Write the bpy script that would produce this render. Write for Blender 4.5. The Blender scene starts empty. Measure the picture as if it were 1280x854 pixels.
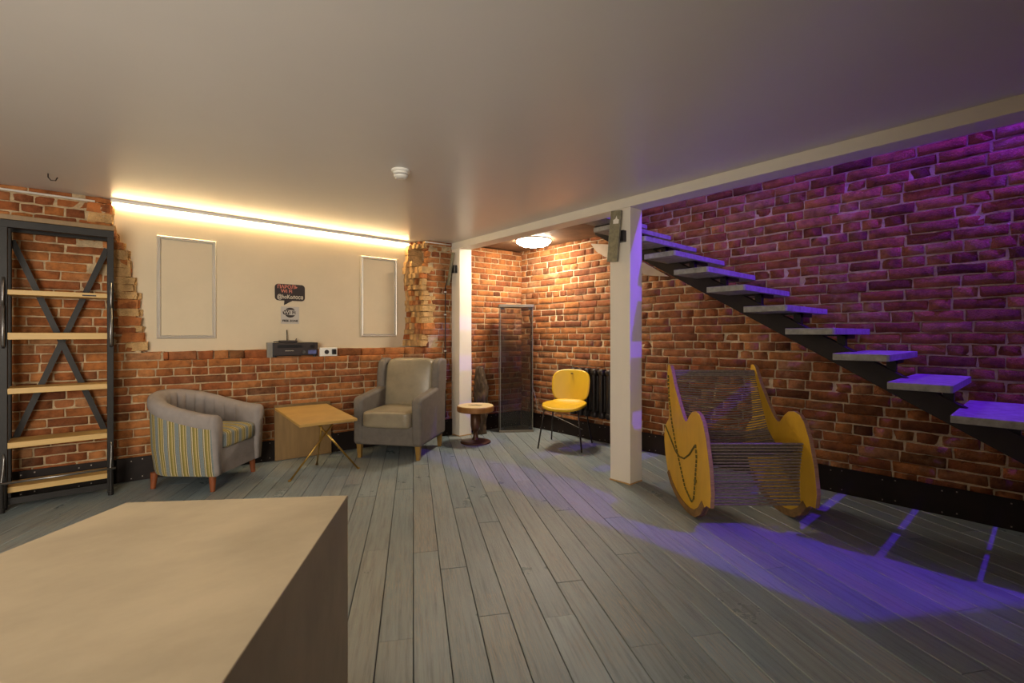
import bpy, bmesh, math, random
from mathutils import Vector, Matrix, noise
C = bpy.context.scene.collection
PI = math.pi
random.seed(7)

# ------------------------------------------------------------------ camera model
F_PX, TH, CY, H = 587.5, 0.7162, 418.6, 1.25
S_, C_ = math.sin(TH), math.cos(TH)
def ray(px, py):
    X = (px-640)/F_PX; Z = -(py-CY)/F_PX
    return Vector((S_+X*C_, C_-X*S_, Z))
def onz(px, py, z=0.0):
    r = ray(px, py); return Vector((0, 0, H)) + r*((z-H)/r.z)
def onx(px, py, x):
    r = ray(px, py); return Vector((0, 0, H)) + r*(x/r.x)

cam = bpy.data.cameras.new('camera'); co = bpy.data.objects.new('camera', cam); C.objects.link(co)
co.location = (0, 0, H); co.rotation_euler = (PI/2, 0, -TH)
cam.sensor_width = 36; cam.lens = 36*F_PX/1280; cam.shift_y = -(427-CY)/1280; cam.clip_start = .02
bpy.context.scene.camera = co
vs = bpy.context.scene.view_settings
vs.view_transform = 'Standard'; vs.look = 'None'; vs.gamma = 1; vs.use_curve_mapping = False; vs.exposure = 0

# ------------------------------------------------------------------ helpers
def link(o, parent=None):
    C.objects.link(o)
    if parent: o.parent = parent
    return o
def obj(name, bm, m=None, parent=None, smooth=False, mats=None, bevel=0, seg=2, sub=0):
    me = bpy.data.meshes.new(name); bm.normal_update(); bm.to_mesh(me); bm.free()
    for mm in (mats or [m]): me.materials.append(mm)
    if smooth or bevel or sub:
        for p in me.polygons: p.use_smooth = True
    o = link(bpy.data.objects.new(name, me), parent)
    if bevel:
        b = o.modifiers.new('bevel', 'BEVEL'); b.width = bevel; b.segments = seg; b.limit_method = 'ANGLE'
        b.angle_limit = math.radians(35); b.harden_normals = True
    if sub:
        s = o.modifiers.new('sub', 'SUBSURF'); s.levels = sub; s.render_levels = sub
    return o
def thing(name, label, cat, loc=(0, 0, 0), rz=0, group=None):
    o = bpy.data.objects.new(name, None); C.objects.link(o); o.empty_display_size = .1
    o.location = loc; o.rotation_euler = (0, 0, rz); o['label'] = label; o['category'] = cat
    if group: o['group'] = group
    return o
def tag(o, label, cat, group=None, kind=None):
    o['label'] = label; o['category'] = cat
    if group: o['group'] = group
    if kind: o['kind'] = kind
    return o
def struct(o, label=None):
    o['kind'] = 'structure'
    if label: o['label'] = label
    return o
def B(): return bmesh.new()
def box(bm, a, b, rot=None, mi=0):
    x0, y0, z0 = a; x1, y1, z1 = b
    vs_ = [bm.verts.new(p) for p in ((x0,y0,z0),(x1,y0,z0),(x1,y1,z0),(x0,y1,z0),(x0,y0,z1),(x1,y0,z1),(x1,y1,z1),(x0,y1,z1))]
    for f in ((0,3,2,1),(4,5,6,7),(0,1,5,4),(1,2,6,5),(2,3,7,6),(3,0,4,7)):
        bm.faces.new([vs_[i] for i in f]).material_index = mi
    if rot:
        for v in vs_: v.co = rot @ v.co
    return vs_
def prism(bm, pts, axis, a, b, mi=0):
    """polygon pts (u,v) extruded along axis 'x','y','z' from a to b"""
    def P(u, v, w):
        return {'x': (w, u, v), 'y': (u, w, v), 'z': (u, v, w)}[axis]
    lo = [bm.verts.new(P(u, v, a)) for u, v in pts]; hi = [bm.verts.new(P(u, v, b)) for u, v in pts]
    n = len(pts); fs = [bm.faces.new(lo[::-1]), bm.faces.new(hi)]
    for i in range(n):
        j = (i+1) % n; fs.append(bm.faces.new((lo[i], lo[j], hi[j], hi[i])))
    for f in fs: f.material_index = mi
    bmesh.ops.recalc_face_normals(bm, faces=fs)
def tube(bm, pts, r, n=8, r1=None, cap=True):
    pts = [Vector(p) for p in pts]; rings = []
    N = len(pts); up = None
    for i, p in enumerate(pts):
        t = (pts[min(i+1, N-1)] - pts[max(i-1, 0)]).normalized()
        if up is None:
            up = Vector((0, 0, 1)) if abs(t.z) < .9 else Vector((1, 0, 0))
        a = (up - t*up.dot(t)).normalized(); b = t.cross(a); up = a
        rr = r if r1 is None else r + (r1-r)*i/(N-1)
        rings.append([bm.verts.new(p + (a*math.cos(2*PI*k/n) + b*math.sin(2*PI*k/n))*rr) for k in range(n)])
    for i in range(N-1):
        for k in range(n):
            bm.faces.new((rings[i][k], rings[i][(k+1) % n], rings[i+1][(k+1) % n], rings[i+1][k]))
    if cap:
        bm.faces.new(rings[0][::-1]); bm.faces.new(rings[-1])
def lathe(bm, prof, cx=0, cy=0, n=40, wob=0):
    rings = []
    for r, z in prof:
        rings.append([bm.verts.new((cx+r*(1+wob*math.sin(3*2*PI*k/n+1)+wob*.6*math.sin(5*2*PI*k/n))*math.cos(2*PI*k/n),
                                    cy+r*(1+wob*math.sin(3*2*PI*k/n+1)+wob*.6*math.sin(5*2*PI*k/n))*math.sin(2*PI*k/n), z)) for k in range(n)])
    for i in range(len(prof)-1):
        for k in range(n):
            bm.faces.new((rings[i][k], rings[i][(k+1) % n], rings[i+1][(k+1) % n], rings[i+1][k]))
    bm.faces.new(rings[0][::-1]); bm.faces.new(rings[-1])
    bmesh.ops.recalc_face_normals(bm, faces=bm.faces[:])
def cushion(bm, c, s, e=6, n=12, puff=0, fn=None):
    """superellipsoid block centred c, full size s"""
    vm = {}
    def V(a, b, d):
        k = (round(a, 5), round(b, 5), round(d, 5))
        if k in vm: return vm[k]
        L = (abs(a)**e + abs(b)**e + abs(d)**e)**(1/e)
        x, y, z = a/L, b/L, d/L
        z *= 1 + puff*(1-a*a)*(1-b*b)
        p = Vector((x*s[0]/2, y*s[1]/2, z*s[2]/2))
        if fn: p = fn(p)
        vm[k] = bm.verts.new(p + Vector(c)); return vm[k]
    for ax in range(3):
        for sg in (-1, 1):
            for i in range(n):
                for j in range(n):
                    q = []
                    for (di, dj) in ((0,0),(1,0),(1,1),(0,1)):
                        u = -1+2*(i+di)/n; v = -1+2*(j+dj)/n
                        # concentrate samples to the edges
                        u = math.sin(u*PI/2)*.5+u*.5; v = math.sin(v*PI/2)*.5+v*.5
                        q.append({0: (sg, u, v), 1: (v, sg, u), 2: (u, v, sg)}[ax])
                    vv = [V(*t) for t in q]
                    if sg < 0: vv = vv[::-1]
                    bm.faces.new(vv)

# ------------------------------------------------------------------ materials
def sl(r, g, b):
    f = lambda c: ((c/255+.055)/1.055)**2.4 if c > 10 else c/255/12.92
    return (f(r), f(g), f(b), 1)
def nodes(name):
    m = bpy.data.materials.new(name); m.use_nodes = True
    nt = m.node_tree; nt.nodes.clear()
    out = nt.nodes.new('ShaderNodeOutputMaterial'); b = nt.nodes.new('ShaderNodeBsdfPrincipled')
    nt.links.new(b.outputs[0], out.inputs[0])
    return m, nt, b
def N(nt, t, **kw):
    n = nt.nodes.new(t)
    for k, v in kw.items():
        if k.startswith('i_'):
            n.inputs[k[2:].replace('_', ' ')].default_value = v
        else: setattr(n, k, v)
    return n
def mixc(nt, a, b, fac, mode='MIX'):
    n = nt.nodes.new('ShaderNodeMix'); n.data_type = 'RGBA'; n.blend_type = mode
    for s, v in ((6, a), (7, b), (0, fac)):
        if hasattr(v, 'is_output') or isinstance(v, bpy.types.NodeSocket): nt.links.new(v, n.inputs[s])
        else: n.inputs[s].default_value = v
    return n.outputs[2]
def ramp(nt, src, stops, interp='LINEAR'):
    r = nt.nodes.new('ShaderNodeValToRGB'); nt.links.new(src, r.inputs[0]); e = r.color_ramp.elements
    r.color_ramp.interpolation = interp
    while len(e) < len(stops): e.new(.5)
    for el, (p, c) in zip(e, stops): el.position = p; el.color = c if len(c) == 4 else (*c, 1)
    return r.outputs[0]
def gray(v): return (v, v, v, 1)
def simple(name, col, rough=.6, metal=0, var=.25, scale=8, bump=.15, bscale=60, stretch=(1, 1, 1), dist=.004, spec=.5, dark=None):
    m, nt, b = nodes(name)
    tc = N(nt, 'ShaderNodeTexCoord'); mp = N(nt, 'ShaderNodeMapping'); mp.inputs['Scale'].default_value = stretch
    nt.links.new(tc.outputs['Object'], mp.inputs[0])
    n1 = N(nt, 'ShaderNodeTexNoise', i_Scale=scale, i_Detail=6.0, i_Roughness=.6); nt.links.new(mp.outputs[0], n1.inputs['Vector'])
    d = dark or tuple(c*(1-var) for c in col[:3])+(1,)
    l = tuple(min(1, c*(1+var*.6)) for c in col[:3])+(1,)
    cr = ramp(nt, n1.outputs['Fac'], [(.3, d), (.7, l)])
    nt.links.new(cr, b.inputs['Base Color'])
    b.inputs['Roughness'].default_value = rough; b.inputs['Metallic'].default_value = metal
    b.inputs['Specular IOR Level'].default_value = spec
    if bump:
        n2 = N(nt, 'ShaderNodeTexNoise', i_Scale=bscale, i_Detail=4.0); nt.links.new(mp.outputs[0], n2.inputs['Vector'])
        bp = N(nt, 'ShaderNodeBump', i_Strength=bump, i_Distance=dist); nt.links.new(n2.outputs['Fac'], bp.inputs['Height'])
        nt.links.new(bp.outputs[0], b.inputs['Normal'])
    return m
def emis(name, col, st):
    m, nt, b = nodes(name)
    b.inputs['Base Color'].default_value = col; b.inputs['Emission Color'].default_value = col
    b.inputs['Emission Strength'].default_value = st; return m

def brick_mat(name, bright=1.0, rough_bump=.6, bloom=.25, pal=None):
    m, nt, b = nodes(name)
    at = N(nt, 'ShaderNodeAttribute', attribute_name='bc')
    tc = N(nt, 'ShaderNodeTexCoord')
    n1 = N(nt, 'ShaderNodeTexNoise', i_Scale=14.0, i_Detail=8.0, i_Roughness=.65); nt.links.new(tc.outputs['Object'], n1.inputs['Vector'])
    n2 = N(nt, 'ShaderNodeTexNoise', i_Scale=3.0, i_Detail=8.0, i_Roughness=.7); nt.links.new(tc.outputs['Object'], n2.inputs['Vector'])
    n3 = N(nt, 'ShaderNodeTexNoise', i_Scale=95.0, i_Detail=5.0, i_Roughness=.7); nt.links.new(tc.outputs['Object'], n3.inputs['Vector'])
    c = mixc(nt, at.outputs['Color'], ramp(nt, n1.outputs['Fac'], [(.25, gray(.35)), (.55, gray(1)), (.8, gray(1.25))]), 1.0, 'MULTIPLY')
    blm = ramp(nt, n2.outputs['Fac'], [(.55, gray(0)), (.72, gray(1))])
    mm = N(nt, 'ShaderNodeMath', operation='MULTIPLY'); nt.links.new(blm, mm.inputs[0]); mm.inputs[1].default_value = bloom
    m2 = N(nt, 'ShaderNodeMath', operation='MULTIPLY'); nt.links.new(mm.outputs[0], m2.inputs[0]); nt.links.new(n1.outputs['Fac'], m2.inputs[1])
    m3 = N(nt, 'ShaderNodeMath', operation='MULTIPLY', use_clamp=True); nt.links.new(m2.outputs[0], m3.inputs[0]); m3.inputs[1].default_value = 2.0
    c = mixc(nt, c, sl(190, 158, 122), m3.outputs[0])
    nt.links.new(c, b.inputs['Base Color'])
    b.inputs['Roughness'].default_value = .8; b.inputs['Specular IOR Level'].default_value = .3
    ad = N(nt, 'ShaderNodeMath', operation='ADD'); nt.links.new(n3.outputs['Fac'], ad.inputs[0]); nt.links.new(n1.outputs['Fac'], ad.inputs[1])
    bp = N(nt, 'ShaderNodeBump', i_Strength=rough_bump, i_Distance=.017); nt.links.new(ad.outputs[0], bp.inputs['Height'])
    nt.links.new(bp.outputs[0], b.inputs['Normal'])
    return m
M = {}
M['brick'] = brick_mat('old_brick')
M['brick_rough'] = brick_mat('crumbly_brick', rough_bump=1.0, bloom=.5)
M['mortar'] = simple('mortar', sl(186, 162, 128), .95, var=.35, scale=25, bump=.8, bscale=120, dist=.01, spec=.1)
M['mortar_pale'] = simple('pale_mortar', sl(206, 184, 152), .95, var=.3, scale=25, bump=.8, bscale=120, dist=.01, spec=.1)
M['rubble'] = simple('rubble', sl(196, 158, 108), .95, var=.35, scale=12, bump=1, bscale=70, dist=.02, spec=.1)
M['plaster'] = simple('plaster', sl(204, 188, 160), .75, var=.05, scale=3, bump=.12, bscale=25, spec=.3)
M['ceiling'] = simple('ceiling_paint', sl(206, 200, 194), .33, var=.02, scale=2, bump=0, spec=.4)
M['beam'] = simple('beam_paint', sl(214, 208, 196), .5, var=.04, scale=4, bump=.15, bscale=18, spec=.3)
M['column'] = simple('column_paint', sl(226, 218, 204), .5, var=.05, scale=3, bump=.2, bscale=14, stretch=(1, 1, .3), spec=.3)
M['col_wood'] = simple('worn_foot', sl(190, 150, 95), .6, var=.3, scale=30, bump=.2)
M['tan_ceiling'] = simple('tan_board', sl(120, 92, 66), .7, var=.3, scale=5, bump=.2, bscale=30)
M['dark_metal'] = simple('dark_metal', sl(24, 19, 18), .5, metal=.3, var=.3, scale=14, bump=.15, bscale=40)
M['base_metal'] = simple('skirting_metal', sl(30, 20, 16), .6, metal=.0, spec=.25, var=.4, scale=6, bump=.25, bscale=20)
M['rivet'] = simple('rivet_steel', sl(150, 140, 130), .4, metal=.8, bump=0)
M['concrete'] = simple('plinth_concrete', sl(172, 156, 130), .5, var=.20, scale=2.6, bump=.2, bscale=9, stretch=(1, 1.6, 1), spec=.35)
M['shelf_wood'] = simple('shelf_wood', sl(196, 160, 96), .5, var=.12, scale=7, bump=.1, bscale=30, stretch=(.35, 6, 4))
M['rack_steel'] = simple('rack_steel', sl(34, 31, 29), .5, metal=.15, spec=.3, var=.4, scale=6, bump=.12, bscale=30)
M['worn_steel'] = simple('worn_steel', sl(140, 140, 140), .32, metal=.9, var=.3, scale=20, bump=.1)
M['dark_rod'] = simple('rod_steel', sl(60, 52, 48), .35, metal=.8, var=.3, scale=14, bump=.05)
M['tread'] = simple('tread_concrete', sl(150, 148, 142), .6, var=.35, scale=20, bump=.2, bscale=60, spec=.3)
M['stringer'] = simple('stringer_steel', sl(30, 20, 16), .55, metal=.2, var=.3, scale=5, bump=.15)
M['black'] = simple('black_plastic', sl(26, 24, 26), .38, var=.2, bump=.05)
M['grey_pl'] = simple('grey_plastic', sl(128, 124, 116), .6, var=.1, bump=.05)
M['white_pl'] = simple('white_plastic', sl(225, 222, 214), .4, var=.03, bump=0)
M['alu'] = simple('moulding', sl(196, 190, 180), .38, var=.06, metal=.35, scale=4, bump=.05)
M['brass'] = simple('brass', sl(176, 140, 70), .3, metal=.85, var=.2, scale=20, bump=.05)
M['board'] = simple('board_wood', sl(126, 98, 58), .5, var=.18, scale=5, bump=.1, bscale=30, stretch=(5, 1, .5))
M['tabletop'] = simple('tabletop_wood', sl(172, 136, 74), .45, var=.13, scale=9, bump=.06, bscale=30, stretch=(.6, 1, 1))
M['leather'] = simple('grey_leather', sl(138, 127, 106), .35, var=.16, scale=9, bump=.25, bscale=50, dist=.004, spec=.45)
M['velour'] = simple('grey_velour', sl(108, 101, 94), .62, var=.13, scale=16, bump=.25, bscale=90, spec=.25)
M['oliveleg'] = simple('olive_wood', sl(146, 112, 52), .45, var=.2, scale=20, bump=.05)
M['fabric'] = simple('grey_fabric', sl(142, 134, 130), .9, var=.1, scale=14, bump=.3, bscale=300, dist=.002, spec=.15)
M['brownleg'] = simple('brown_leg', sl(132, 70, 34), .45, var=.25, scale=18, bump=.05)
M['yellow'] = simple('yellow_paint', sl(212, 170, 22), .42, var=.06, scale=10, bump=.06, bscale=40, stretch=(1, 1, .4))
M['yellow_ply'] = simple('yellow_ply', sl(206, 160, 36), .46, var=.14, scale=7, bump=.08, bscale=40, stretch=(1, 1, .3))
M['ply_edge'] = simple('ply_edge', sl(150, 112, 84), .7, var=.3, scale=30, bump=.2, stretch=(.2, .2, 3))
M['rocker'] = simple('rocker_rim', sl(128, 96, 52), .7, var=.35, scale=30, bump=.3)
M['rope'] = simple('rope', sl(126, 112, 100), .85, var=.3, scale=60, bump=.5, bscale=300, dist=.003, spec=.15)
M['lace'] = simple('lace', sl(104, 92, 50), .85, var=.3, scale=60, bump=.4, bscale=200, spec=.15)
M['log'] = simple('log_end', sl(206, 184, 138), .55, var=.12, scale=9, bump=.12, bscale=40)
M['bark'] = simple('bark_edge', sl(146, 98, 48), .5, var=.3, scale=10, bump=.3, bscale=24, stretch=(1, 1, .3))
M['bronze'] = simple('bronze_stem', sl(86, 56, 36), .38, metal=.3, var=.3, scale=10, bump=.1)
M['drift'] = simple('driftwood', sl(80, 62, 42), .85, var=.7, scale=26, bump=1, bscale=36, stretch=(1, 1, .3), dist=.03)
M['radiator'] = simple('radiator_iron', sl(44, 38, 36), .4, metal=.3, var=.25, scale=14, bump=.15)
M['case_frame'] = simple('case_frame', sl(120, 112, 100), .4, metal=.4, var=.1, bump=0)
M['plate'] = simple('speckled_plate', sl(134, 130, 108), .55, var=.3, scale=26, bump=.2, bscale=50, metal=.2)
M['sign_blk'] = simple('sign_black', sl(46, 36, 34), .6, var=.1, bump=0)
M['sign_pink'] = simple('chalk_pink', sl(196, 120, 104), .8, var=.1, bump=0)
M['sign_wht'] = simple('chalk_white', sl(196, 184, 164), .8, var=.1, bump=0)
M['paper'] = simple('paper', sl(178, 170, 160), .6, var=.03, bump=0)
M['blue_lab'] = simple('blue_label', sl(90, 96, 150), .5, var=.3, scale=60, bump=0)
M['upper'] = simple('upper_paint', sl(190, 185, 180), .8, var=.03, bump=0)
M['white_patch'] = simple('patch_plaster', sl(164, 146, 124), .85, var=.1, scale=10, bump=.4, bscale=40)
# glass
def glass_mat():
    m, nt, b = nodes('smoked_glass')
    tr = N(nt, 'ShaderNodeBsdfTransparent'); gl = N(nt, 'ShaderNodeBsdfGlossy'); gl.inputs['Roughness'].default_value = .04
    tr.inputs[0].default_value = (.88, .87, .85, 1); gl.inputs[0].default_value = (.9, .9, .9, 1)
    fr = N(nt, 'ShaderNodeFresnel', i_IOR=1.25); mx = N(nt, 'ShaderNodeMixShader')
    nt.links.new(fr.outputs[0], mx.inputs[0]); nt.links.new(tr.outputs[0], mx.inputs[1]); nt.links.new(gl.outputs[0], mx.inputs[2])
    df = N(nt, 'ShaderNodeBsdfDiffuse'); df.inputs[0].default_value = (.45, .42, .38, 1)
    m2 = N(nt, 'ShaderNodeMixShader'); m2.inputs[0].default_value = .012
    nt.links.new(mx.outputs[0], m2.inputs[1]); nt.links.new(df.outputs[0], m2.inputs[2])
    out = [n for n in nt.nodes if n.type == 'OUTPUT_MATERIAL'][0]; nt.links.new(m2.outputs[0], out.inputs[0])
    return m
M['glass'] = glass_mat()
def stripes_mat():
    m, nt, b = nodes('striped_fabric')
    uv = N(nt, 'ShaderNodeUVMap', uv_map='UVMap'); sp = N(nt, 'ShaderNodeSeparateXYZ'); nt.links.new(uv.outputs[0], sp.inputs[0])
    fr = N(nt, 'ShaderNodeMath', operation='FRACT'); nt.links.new(sp.outputs[0], fr.inputs[0])
    bl, cr, ol, wh, dk, mu = sl(122, 130, 130), sl(186, 166, 124), sl(126, 116, 62), sl(192, 178, 150), sl(88, 78, 66), sl(156, 140, 84)
    c = ramp(nt, fr.outputs[0], [(0, bl), (.22, dk), (.25, wh), (.31, ol), (.44, cr), (.50, mu), (.60, ol), (.74, wh), (.82, dk), (.85, mu), (.89, bl)], 'CONSTANT')
    tc = N(nt, 'ShaderNodeTexCoord'); n = N(nt, 'ShaderNodeTexNoise', i_Scale=220.0, i_Detail=3.0); nt.links.new(tc.outputs['Object'], n.inputs['Vector'])
    c = mixc(nt, c, ramp(nt, n.outputs['Fac'], [(.3, gray(.7)), (.7, gray(1.1))]), .8, 'MULTIPLY')
    nt.links.new(c, b.inputs['Base Color']); b.inputs['Roughness'].default_value = .9; b.inputs['Specular IOR Level'].default_value = .15
    bp = N(nt, 'ShaderNodeBump', i_Strength=.3, i_Distance=.002); nt.links.new(n.outputs['Fac'], bp.inputs['Height']); nt.links.new(bp.outputs[0], b.inputs['Normal'])
    return m
M['stripes'] = stripes_mat()
def floor_mat():
    m, nt, b = nodes('painted_boards')
    at = N(nt, 'ShaderNodeAttribute', attribute_name='bc')
    uv = N(nt, 'ShaderNodeUVMap', uv_map='UVMap')
    mp = N(nt, 'ShaderNodeMapping'); mp.inputs['Scale'].default_value = (1.2, 22, 1); nt.links.new(uv.outputs[0], mp.inputs[0])
    g = N(nt, 'ShaderNodeTexNoise', i_Scale=2.2, i_Detail=8.0, i_Roughness=.65); nt.links.new(mp.outputs[0], g.inputs['Vector'])
    g2 = N(nt, 'ShaderNodeTexNoise', i_Scale=1.1, i_Detail=7.0, i_Roughness=.7); nt.links.new(uv.outputs[0], g2.inputs['Vector'])
    g3 = N(nt, 'ShaderNodeTexNoise', i_Scale=9.0, i_Detail=9.0, i_Roughness=.75); nt.links.new(mp.outputs[0], g3.inputs['Vector'])
    c = mixc(nt, at.outputs['Color'], ramp(nt, g.outputs['Fac'], [(.3, gray(.55)), (.5, gray(1)), (.75, gray(1.25))]), .85, 'MULTIPLY')
    # worn brownish grain, stronger in patches
    w = ramp(nt, g3.outputs['Fac'], [(.46, gray(0)), (.60, gray(1))]); w2 = ramp(nt, g2.outputs['Fac'], [(.44, gray(.05)), (.62, gray(.6))])
    ml = N(nt, 'ShaderNodeMath', operation='MULTIPLY'); nt.links.new(w, ml.inputs[0]); nt.links.new(w2, ml.inputs[1])
    c = mixc(nt, c, sl(176, 158, 136), ml.outputs[0])
    nt.links.new(c, b.inputs['Base Color'])
    rr = ramp(nt, g2.outputs['Fac'], [(.35, gray(.26)), (.7, gray(.46))]); nt.links.new(rr, b.inputs['Roughness'])
    b.inputs['Specular IOR Level'].default_value = .5
    bp = N(nt, 'ShaderNodeBump', i_Strength=.5, i_Distance=.004); nt.links.new(g3.outputs['Fac'], bp.inputs['Height']); nt.links.new(bp.outputs[0], b.inputs['Normal'])
    return m
M['floor'] = floor_mat()
M['gap'] = simple('board_gap', sl(40, 38, 36), .9, bump=0)

# ------------------------------------------------------------------ floor boards
def clip(poly, a, b, c):      # keep a*x+b*y<=c
    out = []
    for i in range(len(poly)):
        p, q = poly[i], poly[(i+1) % len(poly)]
        fp, fq = a*p[0]+b*p[1]-c, a*q[0]+b*q[1]-c
        if fp <= 0: out.append(p)
        if fp*fq < 0:
            t = fp/(fp-fq); out.append((p[0]+t*(q[0]-p[0]), p[1]+t*(q[1]-p[1])))
    return out
bd = Vector((.4866, .8736)); nd = Vector((.8736, -.4866)); W = .141
joints = {-1: [1.98, 3.9], 0: [2.75, 4.6], 1: [2.53, 4.3], -2: [2.83], 4: [2.0, 3.7], 5: [2.27, 4.5], 6: [1.74, 3.9], 2: [2.07, 3.4], 8: [1.75, 2.49],
          10: [2.02, 3.8], 3: [3.1], 7: [3.2], 9: [3.0]}
bm = B(); box(bm, (-2.6, -3.1, -.08), (4.5, 5.5, -.006), mi=1)
lay = bm.verts.layers.float_color.new('bc'); uvl = bm.loops.layers.uv.new('UVMap')
rnd = random.Random(3)
for k in range(-36, 42):
    c0 = .003 + k*W
    js = [-9] + sorted(joints.get(k, [rnd.uniform(-1, 1.2)+q for q in (1.4, 3.9)]) + [rnd.uniform(-3.5, -1), rnd.uniform(6, 7)]) + [12]
    for j0, j1 in zip(js, js[1:]):
        quad = []
        for (u, v) in ((j0+.0015, c0+.0015), (j1-.0015, c0+.0015), (j1-.0015, c0+W-.0015), (j0+.0015, c0+W-.0015)):
            p = bd*u + nd*v; quad.append((p.x, p.y))
        for (a, b, c) in ((-1, 0, 2.5), (1, 0, 4.43), (0, -1, 3), (0, 1, 5.42)):
            quad = clip(quad, a, b, c)
            if len(quad) < 3: break
        if len(quad) < 3: continue
        dz = rnd.uniform(-.0012, .0008)
        t = rnd.uniform(.85, 1.12); warm = rnd.uniform(0, 1)
        base = Vector(sl(124, 140, 146)[:3])*t; base = base.lerp(Vector(sl(146, 144, 136)[:3]), warm*.35)
        off = rnd.uniform(0, 50)
        cx = sum(p[0] for p in quad)/len(quad); cy = sum(p[1] for p in quad)/len(quad)
        top = []; rim = []; lo = []
        for (x, y) in quad:
            p = Vector((x, y)); d = Vector((cx, cy))-p
            v = p.dot(nd); e = nd*(.0022 if v < c0+W/2 else -.0022)
            top.append(bm.verts.new((x+e.x, y+e.y, dz))); rim.append(bm.verts.new((x, y, dz-.0025))); lo.append(bm.verts.new((x, y, -.02)))
        fs = [bm.faces.new(top)]
        n = len(quad)
        for i in range(n):
            j = (i+1) % n
            fs.append(bm.faces.new((rim[i], rim[j], top[j], top[i]))); fs.append(bm.faces.new((lo[i], lo[j], rim[j], rim[i])))
        for vv in top+rim+lo: vv[lay] = (*base, 1)
        for f in fs:
            for l in f.loops:
                p = l.vert.co.xy; l[uvl].uv = (p.dot(bd)+off, p.dot(nd)+off*.37)
bmesh.ops.recalc_face_normals(bm, faces=[f for f in bm.faces if f.material_index == 0])
struct(obj('floor', bm, mats=[M['floor'], M['gap']]), 'grey-blue painted wooden plank floor')

# ------------------------------------------------------------------ brick walls
def brick_face(bm, lay, O, U, Nn, x0, x1, z0, z1, depth, col, rg, proud=0, jit=.0022, mi=0):
    nx = max(3, int((x1-x0)/.045)+1); nz = 4
    g = []
    def P(x, z, d): return O + U*x + Vector((0, 0, z)) + Nn*d
    for i in range(nz):
        row = []
        for j in range(nx):
            fx = j/(nx-1); fz = i/(nz-1)
            ex = (j in (0, nx-1)); ez = (i in (0, nz-1))
            x = x0+(x1-x0)*fx; z = z0+(z1-z0)*fz
            if 0 < i < nz-1: z = (z0+.008) if i == 1 else (z1-.008)
            if j == 1 and nx > 3: x = x0+.009
            if j == nx-2 and nx > 3: x = x1-.009
            d = proud - (.006 if (ex or ez) else 0) - (.004 if (ex and ez) else 0) + rg.uniform(-jit, jit)
            x += rg.uniform(-jit, jit); z += rg.uniform(-jit, jit)*.8
            row.append(bm.verts.new(P(x, z, d)))
        g.append(row)
    fs = []
    for i in range(nz-1):
        for j in range(nx-1):
            fs.append(bm.faces.new((g[i][j], g[i][j+1], g[i+1][j+1], g[i+1][j])))
    ring = g[0][:] + [g[i][-1] for i in range(1, nz)] + g[-1][-2::-1] + [g[i][0] for i in range(nz-2, 0, -1)]
    back = [bm.verts.new(v.co - Nn*depth) for v in ring]
    for i in range(len(ring)):
        j = (i+1) % len(ring); fs.append(bm.faces.new((ring[j], ring[i], back[i], back[j])))
    for f in fs: f.material_index = mi; f.smooth = True
    for v in [w for r in g for w in r]+back: v[lay] = (*col, 1)
PALETTE = [(168, 104, 54), (160, 96, 50), (174, 110, 60), (150, 86, 46), (160, 100, 60), (140, 80, 46), (180, 118, 68), (156, 92, 48)]
def bcol(rg, k=1):
    a = Vector(sl(*rg.choice(PALETTE))[:3]); a *= rg.uniform(.8, 1.12)*k
    if rg.random() < .08: a = a.lerp(Vector(sl(180, 130, 90)[:3]), .5)
    if rg.random() < .07: a *= .55
    return a
def lerp_tab(tab, z):
    tab = sorted(tab)
    if z <= tab[0][0]: return tab[0][1]
    for (a, b), (c, d) in zip(tab, tab[1:]):
        if z <= c: return b+(d-b)*(z-a)/(c-a)
    return tab[-1][1]
UW = Vector((1, -.0758, 0)).normalized(); NW = Vector((UW.y, -UW.x, 0))       # normal towards the room (-y)
YW0 = 5.20
def wy(x): return YW0 - .0758*x
EL = [(1.02, .47), (1.10, .45), (1.101, .27), (1.20, .25), (1.28, .22), (1.52, .21), (1.79, .16), (2.02, .12), (2.06, .07), (2.18, .03), (2.34, .02), (2.45, .01)]
ER = [(1.02, 2.93), (1.5, 2.97), (2.0, 2.93), (2.45, 3.0)]
PY = 5.245       # plaster plane
rg = random.Random(11)
bm = B(); lay = bm.verts.layers.float_color.new('bc')
O = Vector((0, YW0, 0)) 
ch = .0735; gap = .009
nrow = 33
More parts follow.
